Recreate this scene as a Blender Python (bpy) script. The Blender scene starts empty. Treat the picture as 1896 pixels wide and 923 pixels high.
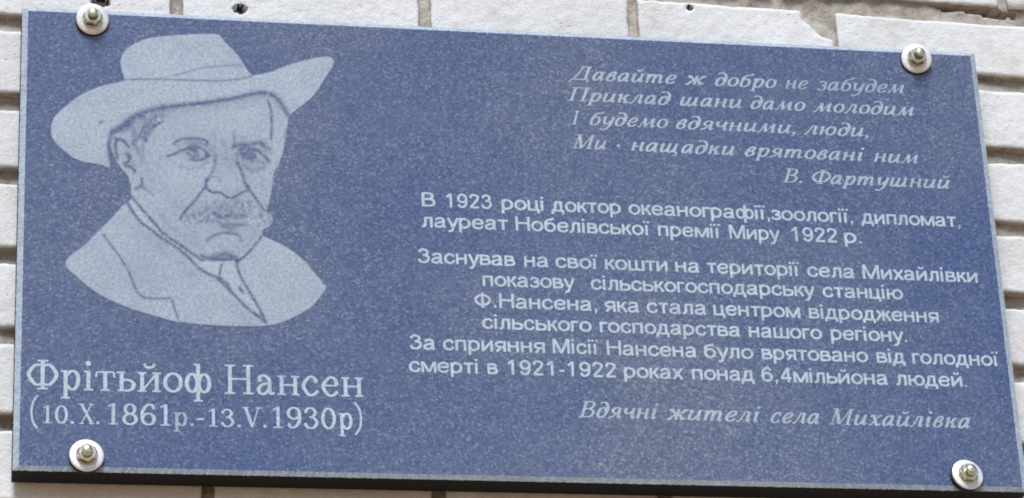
import bpy, bmesh, math, random
import numpy as np
from mathutils import Vector, Matrix, noise

C = bpy.context.scene.collection
R = math.radians
Z0 = 2.90                      # height of the plaque's centre above the ground

# ------------------------------------------------------------------ camera
# solved from the plaque (1.00 x 0.496 m) as a tele lens looking up from below
RW = np.array([[0.98240679, -0.18099238, -0.0460289],
               [0.03468206, 0.41899598, -0.90732548],
               [0.18350492, 0.88976633, 0.41790168]])      # world -> camera (x right, y down, z ahead)
CAM = np.array([-0.58937347, -2.83035288, -1.31675397])    # relative to the plaque's centre
FPX, PW, PH = 5835.976, 1896.0, 923.0
cam = bpy.data.cameras.new('camera')
cam.sensor_width = 36.0
cam.lens = 36.0 * FPX / PW
cam.clip_start, cam.clip_end = 0.05, 500.0
cam_ob = bpy.data.objects.new('camera', cam)
C.objects.link(cam_ob)
cr = RW.T @ np.diag([1.0, -1.0, -1.0])
cm = Matrix([list(cr[0]) + [0], list(cr[1]) + [0], list(cr[2]) + [0], [0, 0, 0, 1]])
cam_ob.matrix_world = Matrix.Translation((CAM[0], CAM[1], CAM[2] + Z0)) @ cm
bpy.context.scene.camera = cam_ob

# ------------------------------------------------------------------ sky, sun, exposure
sun_dir = Vector((-0.20, -0.80, 1.05)).normalized()        # towards the sun
world = bpy.data.worlds.new('World')
bpy.context.scene.world = world
world.use_nodes = True
nt = world.node_tree
bg = nt.nodes['Background']
sky = nt.nodes.new('ShaderNodeTexSky')
sky.sky_type = 'NISHITA'
sky.sun_disc = False
sky.sun_elevation = math.asin(sun_dir.z)
sky.sun_rotation = math.atan2(sun_dir.x, sun_dir.y)
tc = nt.nodes.new('ShaderNodeTexCoord')
sx = nt.nodes.new('ShaderNodeSeparateXYZ')
rmp = nt.nodes.new('ShaderNodeMapRange')
rmp.inputs[1].default_value, rmp.inputs[2].default_value = -0.02, 0.0
mx = nt.nodes.new('ShaderNodeMix'); mx.data_type = 'RGBA'
mx.inputs[6].default_value = (4.1, 2.8, 1.75, 1)           # sunlit earth below the horizon
nt.links.new(tc.outputs['Generated'], sx.inputs[0])
nt.links.new(sx.outputs['Z'], rmp.inputs[0])
nt.links.new(rmp.outputs[0], mx.inputs[0])
nt.links.new(sky.outputs[0], mx.inputs[7])
nt.links.new(mx.outputs[2], bg.inputs[0])
bg.inputs[1].default_value = 0.07

sl = bpy.data.lights.new('sun', 'SUN')
sl.energy = 2.6
sl.angle = R(26)
sl.color = (1.0, 0.985, 0.965)
so = bpy.data.objects.new('sun', sl)
C.objects.link(so)
so.location = (0, -3, 8)
so.rotation_euler = sun_dir.to_track_quat('Z', 'Y').to_euler()

vs = bpy.context.scene.view_settings
vs.view_transform = 'Standard'
vs.look = 'None'
vs.exposure = 0.62
bpy.context.scene.cycles.filter_width = 1.9
vs.gamma = 1.0

# ------------------------------------------------------------------ plaque dimensions
HW, HH = 0.5, 0.24815          # half width, half height at the outer edge
Y_BACK, Y_RIM, Y_FACE, Y_WALL = 0.005, -0.028, -0.030, 0.010


def face_xz(u, v, y=Y_FACE):
    """Where the sight line of a point of the layout meets the plaque's face (metres from its centre)."""
    d = RW.T @ np.array([(u - PW / 2) / FPX, (v - PH / 2) / FPX, 1.0])
    k = (y - CAM[1]) / d[1]
    p = CAM + k * d
    return p[0], p[2]


# ------------------------------------------------------------------ materials
class NT:
    def __init__(self, name):
        self.m = bpy.data.materials.new(name)
        self.m.use_nodes = True
        self.t = self.m.node_tree
        self.b = self.t.nodes['Principled BSDF']
        self.pos = self.n('ShaderNodeNewGeometry').outputs['Position']

    def n(self, kind):
        return self.t.nodes.new(kind)

    def l(self, a, b):
        self.t.links.new(a, b)

    def noise(self, scale, detail=2.0, rough=0.5):
        x = self.n('ShaderNodeTexNoise')
        x.inputs['Scale'].default_value = scale
        x.inputs['Detail'].default_value = detail
        x.inputs['Roughness'].default_value = rough
        self.l(self.pos, x.inputs['Vector'])
        return x.outputs[0]

    def voronoi(self, scale, what='Color'):
        x = self.n('ShaderNodeTexVoronoi')
        x.inputs['Scale'].default_value = scale
        self.l(self.pos, x.inputs['Vector'])
        return x.outputs[what]

    def ramp(self, fac, stops):
        x = self.n('ShaderNodeValToRGB')
        el = x.color_ramp.elements
        while len(el) < len(stops):
            el.new(0.5)
        for e, (p, c) in zip(el, stops):
            e.position = p
            e.color = (*c, 1) if len(c) == 3 else c
        self.l(fac, x.inputs[0])
        return x.outputs[0]

    def rng(self, fac, a, b, c, d):
        x = self.n('ShaderNodeMapRange')
        for i, v in enumerate((a, b, c, d)):
            x.inputs[i + 1].default_value = v
        self.l(fac, x.inputs[0])
        return x.outputs[0]

    def math(self, op, a, b):
        x = self.n('ShaderNodeMath')
        x.operation = op
        for i, v in enumerate((a, b)):
            if isinstance(v, (int, float)):
                x.inputs[i].default_value = v
            else:
                self.l(v, x.inputs[i])
        return x.outputs[0]

    def mix(self, fac, a, b, mode='MIX'):
        x = self.n('ShaderNodeMix')
        x.data_type = 'RGBA'
        x.blend_type = mode
        for i, v in ((0, fac), (6, a), (7, b)):
            if isinstance(v, (int, float)):
                x.inputs[i].default_value = v
            elif isinstance(v, tuple):
                x.inputs[i].default_value = (*v, 1)
            else:
                self.l(v, x.inputs[i])
        return x.outputs[2]

    def bump(self, h, strength, dist):
        x = self.n('ShaderNodeBump')
        x.inputs['Strength'].default_value = strength
        x.inputs['Distance'].default_value = dist
        self.l(h, x.inputs['Height'])
        self.l(x.outputs[0], self.b.inputs['Normal'])


def granite(name, etch, lift=1.0):
    """Granite with a blue-grey sky tint in its base colour; etch: 0 polished, 'attr' read per vertex, a number for a sandblasted surface."""
    t = NT(name)
    g1 = t.voronoi(520, 'Color')
    bw = t.n('ShaderNodeSeparateColor'); t.l(g1, bw.inputs[0])
    grain = bw.outputs[0]
    base = t.ramp(grain, [(0.0, (0.054, 0.080, 0.165)), (0.5, (0.084, 0.118, 0.224)), (0.85, (0.108, 0.145, 0.254)), (1.0, (0.175, 0.214, 0.318))])  # dark stone; the blue of the reflected sky is put into its base colour
    fine = t.noise(900, 2, 0.6)
    base = t.mix(1.0, base, t.ramp(fine, [(0.3, (0.68, 0.68, 0.70)), (0.72, (1.32, 1.32, 1.30))]), 'MULTIPLY')
    cloud = t.noise(3.2, 4, 0.62)
    base = t.mix(1.0, base, t.ramp(cloud, [(0.34, (0.80, 0.86, 1.00)), (0.5, (1, 1, 1)), (0.66, (1.34, 1.24, 1.06))]), 'MULTIPLY')
    vein = t.noise(11, 5, 0.7)
    base = t.mix(t.rng(vein, 0.52, 0.72, 0, 0.35), base, (0.125, 0.150, 0.245))
    # scattered pale crystals
    sp = t.n('ShaderNodeTexVoronoi'); sp.inputs['Scale'].default_value = 190
    t.l(t.pos, sp.inputs['Vector'])
    sc = t.n('ShaderNodeSeparateColor'); t.l(sp.outputs['Color'], sc.inputs[0])
    spot = t.math('MULTIPLY', t.rng(sp.outputs['Distance'], 0.10, 0.26, 1, 0), t.rng(sc.outputs[1], 0.88, 0.92, 0, 1))
    base = t.mix(t.math('MULTIPLY', spot, 0.6), base, (0.36, 0.42, 0.55))
    rough = 0.22
    if etch == 0:
        t.l(base, t.b.inputs['Base Color'])
        t.b.inputs['Roughness'].default_value = rough
        t.b.inputs['Specular IOR Level'].default_value = 0.55
        return t.m
    fr = t.ramp(t.noise(330, 4, 0.8), [(0.32, (0.225, 0.292, 0.390)), (0.5, (0.360, 0.440, 0.530)), (0.66, (0.50, 0.58, 0.65))])
    fr = t.mix(t.math('MULTIPLY', t.math('MULTIPLY', t.rng(t.voronoi(260, 'Distance'), 0.12, 0.34, 1, 0), t.rng(t.noise(120, 1), 0.5, 0.6, 0, 1)), 0.7), fr, (0.16, 0.22, 0.34))
    if lift != 1.0:
        fr = t.mix(1.0, fr, (lift, lift * 1.02, lift * 1.0), 'MULTIPLY')
    fac = t.rng(t.noise(30, 4, 0.65), 0.3, 0.66, 0.74, 1.0)
    if etch == 'attr':
        a = t.n('ShaderNodeAttribute'); a.attribute_name = 'etch'
        fac = t.math('MULTIPLY', fac, a.outputs['Fac'])
    else:
        fac = t.math('MULTIPLY', fac, float(etch))
    fac = t.math('MULTIPLY', fac, t.rng(fine, 0.3, 0.6, 0.86, 1.0))
    t.l(t.mix(fac, base, fr), t.b.inputs['Base Color'])
    t.l(t.rng(fac, 0, 1, rough, 0.75), t.b.inputs['Roughness'])
    t.b.inputs['Specular IOR Level'].default_value = 0.5
    return t.m


M_POL = granite('polished_granite', 0)
M_SAWN = granite('sandblasted_granite', 1.0)
M_ETCH = granite('engraved_granite', 'attr')


def letter_granite(name, etch):
    return granite(name, etch, 1.20)


M_LET = letter_granite('engraved_lettering', 1.0)
M_VERSE = letter_granite('faded_engraved_lettering', 0.78)
M_LETW = letter_granite('worn_engraved_lettering', 0.62)


def m_brick():
    t = NT('white_silicate_brick')
    a = t.noise(5, 4, 0.6)
    col = t.ramp(a, [(0.3, (0.64, 0.665, 0.695)), (0.7, (0.73, 0.76, 0.795))])
    b = t.noise(70, 5, 0.7)
    col = t.mix(t.rng(b, 0.52, 0.74, 0, 0.40), col, (0.58, 0.57, 0.555))
    s = t.voronoi(130, 'Distance')
    pit = t.math('MULTIPLY', t.rng(s, 0.06, 0.2, 1, 0), t.rng(t.noise(45, 1), 0.54, 0.62, 0, 1))
    col = t.mix(t.math('MULTIPLY', pit, 0.3), col, (0.40, 0.37, 0.34))
    streak = t.noise(16, 6, 0.75)
    col = t.mix(t.rng(streak, 0.54, 0.76, 0, 0.6), col, (0.48, 0.43, 0.375))
    grit = t.noise(340, 4, 0.75)
    col = t.mix(1.0, col, t.ramp(grit, [(0.3, (0.90, 0.90, 0.90)), (0.6, (1.04, 1.04, 1.04))]), 'MULTIPLY')
    t.l(col, t.b.inputs['Base Color'])
    t.b.inputs['Roughness'].default_value = 0.92
    t.b.inputs['Specular IOR Level'].default_value = 0.25
    h = t.math('ADD', t.math('MULTIPLY', grit, 0.8), t.math('ADD', t.math('MULTIPLY', b, 0.8), t.math('MULTIPLY', pit, -0.5)))
    t.bump(h, 0.8, 0.0016)
    return t.m


def m_mortar():
    t = NT('lime_mortar')
    col = t.ramp(t.noise(45, 5, 0.7), [(0.25, (0.20, 0.185, 0.165)), (0.5, (0.42, 0.395, 0.36)), (0.8, (0.60, 0.575, 0.54))])
    col = t.mix(t.rng(t.noise(160, 3, 0.6), 0.6, 0.72, 0, 0.7), col, (0.10, 0.085, 0.07))
    t.l(col, t.b.inputs['Base Color'])
    t.b.inputs['Roughness'].default_value = 0.95
    t.bump(t.noise(220, 4, 0.75), 0.8, 0.003)
    return t.m


def m_metal(name, col, rough, spots):
    t = NT(name)
    c = t.ramp(t.noise(300, 3, 0.6), [(0.3, tuple(x * (1 - spots) for x in col)), (0.7, col)])
    t.l(c, t.b.inputs['Base Color'])
    t.b.inputs['Metallic'].default_value = 1.0
    t.l(t.rng(t.noise(500, 2), 0.3, 0.7, rough * 0.8, rough * 1.3), t.b.inputs['Roughness'])
    return t.m


M_BRICK, M_MORT = m_brick(), m_mortar()
M_ZINC = m_metal('zinc_plate', (0.86, 0.88, 0.90), 0.40, 0.20)
M_ZINC.node_tree.nodes['Principled BSDF'].inputs['Metallic'].default_value = 0.35
M_BRASSY = m_metal('yellow_zinc_plate', (0.86, 0.83, 0.62), 0.24, 0.3)
tr = NT('washer_shade_black'); tr.b.inputs['Base Color'].default_value = (0.012, 0.012, 0.013, 1); tr.b.inputs['Roughness'].default_value = 0.7  # black for the painted shadow ring under each washer
M_WASHER_SHADE = tr.m
tp = NT('painted_hole_shade'); tp.b.inputs['Base Color'].default_value = (0.02, 0.018, 0.017, 1); tp.b.inputs['Roughness'].default_value = 0.9  # shade inside the drilled holes, painted as a near-black colour
M_HOLE_SHADE = tp.m


te = NT('shade_darkened_granite_edge')  # dark stone, blackened further so its colour carries the shade under the slab
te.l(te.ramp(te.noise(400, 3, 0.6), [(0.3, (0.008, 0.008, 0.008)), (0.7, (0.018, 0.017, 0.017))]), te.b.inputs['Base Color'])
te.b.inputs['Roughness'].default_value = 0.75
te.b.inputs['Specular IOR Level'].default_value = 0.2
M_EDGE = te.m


# ------------------------------------------------------------------ helpers
def mesh_obj(name, verts, faces, mats, parent=None, idx=None, smooth=False, loc=None):
    me = bpy.data.meshes.new(name)
    me.from_pydata([tuple(map(float, v)) for v in verts], [], [tuple(map(int, f)) for f in faces])
    for m in (mats if isinstance(mats, (list, tuple)) else [mats]):
        me.materials.append(m)
    if idx is not None:
        me.polygons.foreach_set('material_index', np.array(idx, dtype=np.int32))
    if smooth:
        me.polygons.foreach_set('use_smooth', np.ones(len(me.polygons), dtype=bool))
    me.update()
    o = bpy.data.objects.new(name, me)
    C.objects.link(o)
    if parent:
        o.parent = parent
    if loc:
        o.location = loc
    return o


# ------------------------------------------------------------------ the brick wall
# bed joints: (height at the plaque's left edge x=-0.505, height at its right edge x=+0.53), joint 1 is beside the top bolts
JOINT = {}
_l = [246.6 + 91, 246.6, 156.0, 73.0, -14.0, -100.0, -190.0, -277.0]
_r = [311.0, 229.0, 143.0, 56.0, -27.5, -109.0, -195.0, -281.0]
for k in range(8):
    JOINT[k] = (_l[k] / 1000, _r[k] / 1000)
for k in range(8, 40):
    JOINT[k] = (JOINT[k - 1][0] - 0.086, JOINT[k - 1][1] - 0.086)
for k in range(-1, -12, -1):
    JOINT[k] = (JOINT[k + 1][0] + 0.086, JOINT[k + 1][1] + 0.086)


def jz(k, x):
    a, b = JOINT[k]
    return a + (b - a) * (x + 0.505) / 1.035


VJ = {0: [-0.344, -0.085, 0.139, 0.359, 0.601],            # vertical joints read from the photograph
      6: [-0.316, -0.090, 0.136, 0.395],
      -1: [-0.47, -0.21, 0.05, 0.30, 0.553]}
X0, X1 = -1.7, 1.7
rnd = random.Random(5)


def wall():
    V, F, I = [], [], []

    def add_grid(px, pz, yfun, nu, nv, mi, skirt=None):
        """px,pz: functions of (s,t) in 0..1"""
        base = len(V)
        for j in range(nv + 1):
            for i in range(nu + 1):
                s, t = i / nu, j / nv
                x, z = px(s, t), pz(s, t)
                V.append((x, yfun(x, z, s, t), z + Z0))
        w = nu + 1
        for j in range(nv):
            for i in range(nu):
                a = base + j * w + i
                F.append((a, a + 1, a + 1 + w, a + w))
                I.append(2 if mi == 0 and sum(V[q][1] > 0.017 for q in F[-1]) > 1 else mi)  # deep hole faces get the painted shade colour
        if skirt is not None:
            ring = [base + i for i in range(nu)] + [base + nu + j * w for j in range(nv)] + \
                   [base + nv * w + i for i in range(nu, 0, -1)] + [base + j * w for j in range(nv, 0, -1)]
            b2 = len(V)
            for r in ring:
                x, y, z = V[r]
                V.append((x, skirt, z))
            n = len(ring)
            for q in range(n):
                F.append((ring[q], b2 + q, b2 + (q + 1) % n, ring[(q + 1) % n])); I.append(1)

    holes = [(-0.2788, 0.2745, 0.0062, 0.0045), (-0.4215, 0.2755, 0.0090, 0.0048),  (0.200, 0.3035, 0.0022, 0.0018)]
    for k in range(-11, 33):                                # course k lies between joint k (above) and k+1 (below)
        if k in VJ:
            vj = list(VJ[k])
            while vj[0] > X0: vj.insert(0, vj[0] - 0.2605)
            while vj[-1] < X1: vj.append(vj[-1] + 0.2605)
        else:
            st = 0.13 * (k % 2) + rnd.uniform(-0.02, 0.02) - 0.09
            vj = [st + 0.2605 * q for q in range(-9, 10)]
            vj = [v for v in vj if not (-0.535 < v < -0.495 or 0.50 < v < 0.59)]
        for a, b in zip(vj, vj[1:]):
            if b - a > 0.4:
                mid = (a + b) / 2
                vj = sorted(vj + [mid])
        for a, b in zip(vj, vj[1:]):
            if a < X0 - 0.3 or b > X1 + 0.3:
                continue
            ga, gb = rnd.uniform(0.005, 0.0075), rnd.uniform(0.005, 0.0075)
            if k == 0 and abs(b - 0.359) < 1e-6: gb = 0.0025
            if k == 0 and abs(a - 0.359) < 1e-6: ga = 0.0025
            xa, xb = a + ga, b - gb
            g0 = rnd.uniform(0.0088, 0.0105)
            g1 = rnd.uniform(0.0082, 0.0098)
            if k == -1: g0 = 0.0135
            dy = rnd.uniform(-0.0012, 0.0012)
            tilt = rnd.uniform(-0.004, 0.004)
            sd = rnd.uniform(0, 100)
            near = -0.62 < (a + b) / 2 < 0.68 and -2 <= k <= 8
            r = 0.0016

            def px(s, t, xa=xa, xb=xb, k=k, sd=sd):
                z = t * 3 + sd
                j = noise.noise((sd, t * 4, 1.0)) * 0.0010 + noise.noise((sd, t * 14, 2.0)) * 0.0006
                return xa + (xb - xa) * s + j * (1 if s > 0.5 else -1) * abs(2 * s - 1)

            def pz(s, t, xa=xa, xb=xb, k=k, sd=sd, g0=g0, g1=g1):
                x = xa + (xb - xa) * s
                lo, hi = jz(k + 1, x) + g0, jz(k, x) - g1
                j = noise.noise((s * 5, sd, 3.0)) * 0.0010 + noise.noise((s * 30, sd, 4.0)) * 0.0008
                return lo + (hi - lo) * t + j * (2 * t - 1)

            def yf(x, z, s, t, xa=xa, xb=xb, k=k, sd=sd, dy=dy, tilt=tilt, r=r):
                lo, hi = jz(k + 1, x) + 0.0065, jz(k, x) - 0.0085
                d = min(s * (xb - xa), (1 - s) * (xb - xa), t * (hi - lo), (1 - t) * (hi - lo))
                rr = r * (1 + 0.9 * noise.noise((x * 30, z * 30, sd)))
                y = dy + tilt * (s - 0.5)
                if d < rr:
                    y += rr - math.sqrt(max(0.0, rr * rr - (rr - d) ** 2))
                y += noise.noise((x * 25, z * 25, 7.0)) * 0.0007 + noise.noise((x * 90, z * 90, 9.0)) * 0.0005 + noise.noise((x * 210, z * 210, 9.0)) * 0.0004
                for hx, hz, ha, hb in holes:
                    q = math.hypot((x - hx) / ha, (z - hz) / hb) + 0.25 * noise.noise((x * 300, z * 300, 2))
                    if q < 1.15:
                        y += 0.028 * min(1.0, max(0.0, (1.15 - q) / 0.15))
                if k == 0:
                    q = math.hypot((x - 0.357) / 0.034, (z - 0.307) / 0.034) + 0.18 * noise.noise((x * 60, z * 60, 5))
                    if q < 1 and x < 0.358:
                        y += 0.014 * min(1, (1 - q) / 0.25)
                return y
            if near:
                fine = k == 0 and (xa < -0.2)
                step = 0.0016 if fine else 0.0026
                nu, nv = int((xb - xa) / step), int(0.068 / step)
            else:
                nu, nv = 16, 5
            add_grid(px, pz, yf, nu, nv, 0, skirt=0.03)

    def ym(x, z, s, t):
        f = noise.fractal((x * 28, 3.0, z * 28), 0.8, 2.2, 4)
        y = 0.0100 + 0.0034 * f + 0.0020 * noise.noise((x * 6, 8.0, z * 6))
        q = math.hypot((x - 0.46) / 0.16, (z - 0.335) / 0.05)
        if q < 1:
            y -= 0.005 * (1 - q) ** 0.5
        q = math.hypot((x - 0.515) / 0.045, (z - (0.3215 - 0.1 * (x - 0.515))) / 0.0045) + 0.4 * noise.noise((x * 80, 1, z * 80))
        if q < 1:
            y += 0.022
        return y
    add_grid(lambda s, t: -0.70 + 1.45 * s, lambda s, t: -0.42 + 0.90 * t, ym, 560, 350, 1)
    # plain mortar beyond the close-up area (four strips that butt against it)
    for (xa, xb, za, zb) in ((X0, -0.70, -Z0, 0.9), (0.75, X1, -Z0, 0.9), (-0.70, 0.75, -Z0, -0.42), (-0.70, 0.75, 0.48, 0.9)):
        add_grid(lambda s, t: xa + (xb - xa) * s, lambda s, t: za + (zb - za) * t, lambda x, z, s, t: 0.0100, 4, 4, 1)
    o = mesh_obj('brick_wall', V, F, [M_BRICK, M_MORT, M_HOLE_SHADE], idx=I, smooth=True)
    o.location = (0.0020, Y_WALL, 0.0047)
    o['label'] = 'white brick wall with grey mortar joints behind the blue-looking plaque'
    o['category'] = 'wall'
    return o


wall()

# ------------------------------------------------------------------ the plaque
plaque = bpy.data.objects.new('memorial_plaque', None)
C.objects.link(plaque)
plaque.location = (0, 0, Z0)
plaque.empty_display_size = 0.1
plaque['label'] = 'blue-looking granite memorial plaque with engraved portrait and white lettering, bolted to the brick wall'
plaque['category'] = 'plaque'


def slab():
    cs, ct = 0.0058, 0.0046        # chamfer widths: sides, top and bottom
    nx, nz = 520, 260
    V, F, I = [], [], []

    def ring(hx, hz, y, jit, seed):
        pts = []
        def j(i):
            return jit * (noise.noise((i * 0.9, seed, 0)) + 0.6 * noise.noise((i * 0.25, seed, 5)))
        for i in range(nx): pts.append((-hx + 2 * hx * i / nx, -hz, 0, -1, i))
        for i in range(nz): pts.append((hx, -hz + 2 * hz * i / nz, 1, 0, nx + i))
        for i in range(nx): pts.append((hx - 2 * hx * i / nx, hz, 0, 1, nx + nz + i))
        for i in range(nz): pts.append((-hx, hz - 2 * hz * i / nz, -1, 0, 2 * nx + nz + i))
        b = len(V)
        for x, z, ax, az, i in pts:
            V.append((x + ax * j(i), y, z + az * j(i)))
        return list(range(b, b + len(pts)))
    back = ring(HW - 0.0005, HH - 0.0005, Y_BACK, 0.0, 0)
    low = ring(HW, HH, Y_BACK - 0.002, 0.0003, 1)
    rim = ring(HW, HH, Y_RIM, 0.0006, 2)
    fac = ring(HW - cs, HH - ct, Y_FACE, 0.0006, 2)
    n = len(fac)
    for A, B, mi in ((back, low, 2), (low, rim, 2), (rim, fac, 1)):
        for q in range(n):
            F.append((A[q], A[(q + 1) % n], B[(q + 1) % n], B[q])); I.append(mi)
    F.append(tuple(fac)); I.append(0)
    F.append(tuple(reversed(back))); I.append(0)
    return mesh_obj('stone_slab', V, F, [M_POL, M_SAWN, M_EDGE], plaque, I)


slab()


# ------------------------------------------------------------------ engraved portrait
def spline(pts, n=8, closed=False):
    P = [np.array(p, float) for p in pts]
    if len(P) < 3 and not closed:
        return np.array([P[0] + (P[1] - P[0]) * t for t in np.linspace(0, 1, n + 1)])
    if closed:
        Q = [P[-1]] + P + [P[0], P[1]]
    else:
        Q = [2 * P[0] - P[1]] + P + [2 * P[-1] - P[-2]]
    out = []
    for i in range(1, len(Q) - 2):
        a, b, c, d = Q[i - 1:i + 3]
        for t in np.arange(n) / n:
            out.append(0.5 * (2 * b + (c - a) * t + (2 * a - 5 * b + 4 * c - d) * t * t + (3 * b - a - 3 * c + d) * t ** 3))
    out.append(Q[-2])
    return np.array(out)


HAT = [(228, 150), (225, 128), (224, 111), (232, 94), (259, 77), (292, 69), (345, 65), (400, 64), (414, 76), (441, 104), (458, 131), (471, 139),
       (501, 134), (535, 121), (579, 109), (600, 106), (613, 107), (617, 119), (602, 144), (579, 178), (548, 203), (533, 213),
       (519, 189), (501, 176), (478, 173), (434, 183), (384, 191), (300, 200), (270, 208), (240, 224), (222, 240), (206, 247),
       (203, 262), (202, 285), (202.6, 309), (183, 304), (144, 296), (114, 275), (97, 255), (95, 236), (101, 218), (121, 198), (151, 176), (188, 160)]
HEAD = [(206, 247), (222, 240), (240, 224), (270, 208), (300, 200), (384, 191), (434, 183), (478, 173), (501, 176), (519, 189), (533, 213),
        (531, 240), (526, 270), (516, 305), (507, 320), (504, 346), (497, 379), (494, 394), (503, 400), (504, 410), (499, 419), (485, 427), (484, 437),
        (462, 465), (445, 481), (374, 482), (339, 460), (302, 433), (272, 400), (245, 366), (243, 347), (237, 326), (222, 308), (213, 290), (203, 268)]
COLLAR = [(245, 366), (272, 400), (302, 433), (339, 460), (374, 482), (438, 482), (441, 500), (459, 536), (477, 567), (491.5, 597), (458, 571), (429, 542), (403, 516),
          (368, 497), (339, 468), (295, 438), (258, 409), (236, 377)]
COAT = [(236, 377), (258, 409), (295, 438), (339, 468), (368, 497), (403, 516), (429, 542), (458, 571), (491.5, 597), (477, 567), (459, 536), (441, 500), (445, 481),
        (462, 465), (484, 437), (490, 439), (528, 457), (558, 479), (580, 503), (596, 522), (603, 533), (590, 553), (572.6, 571), (536, 591), (491.5, 603), (410, 603),
        (331, 596), (295, 587), (236, 569), (184, 545), (147, 516), (121, 486), (158, 453), (210, 401)]

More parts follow.
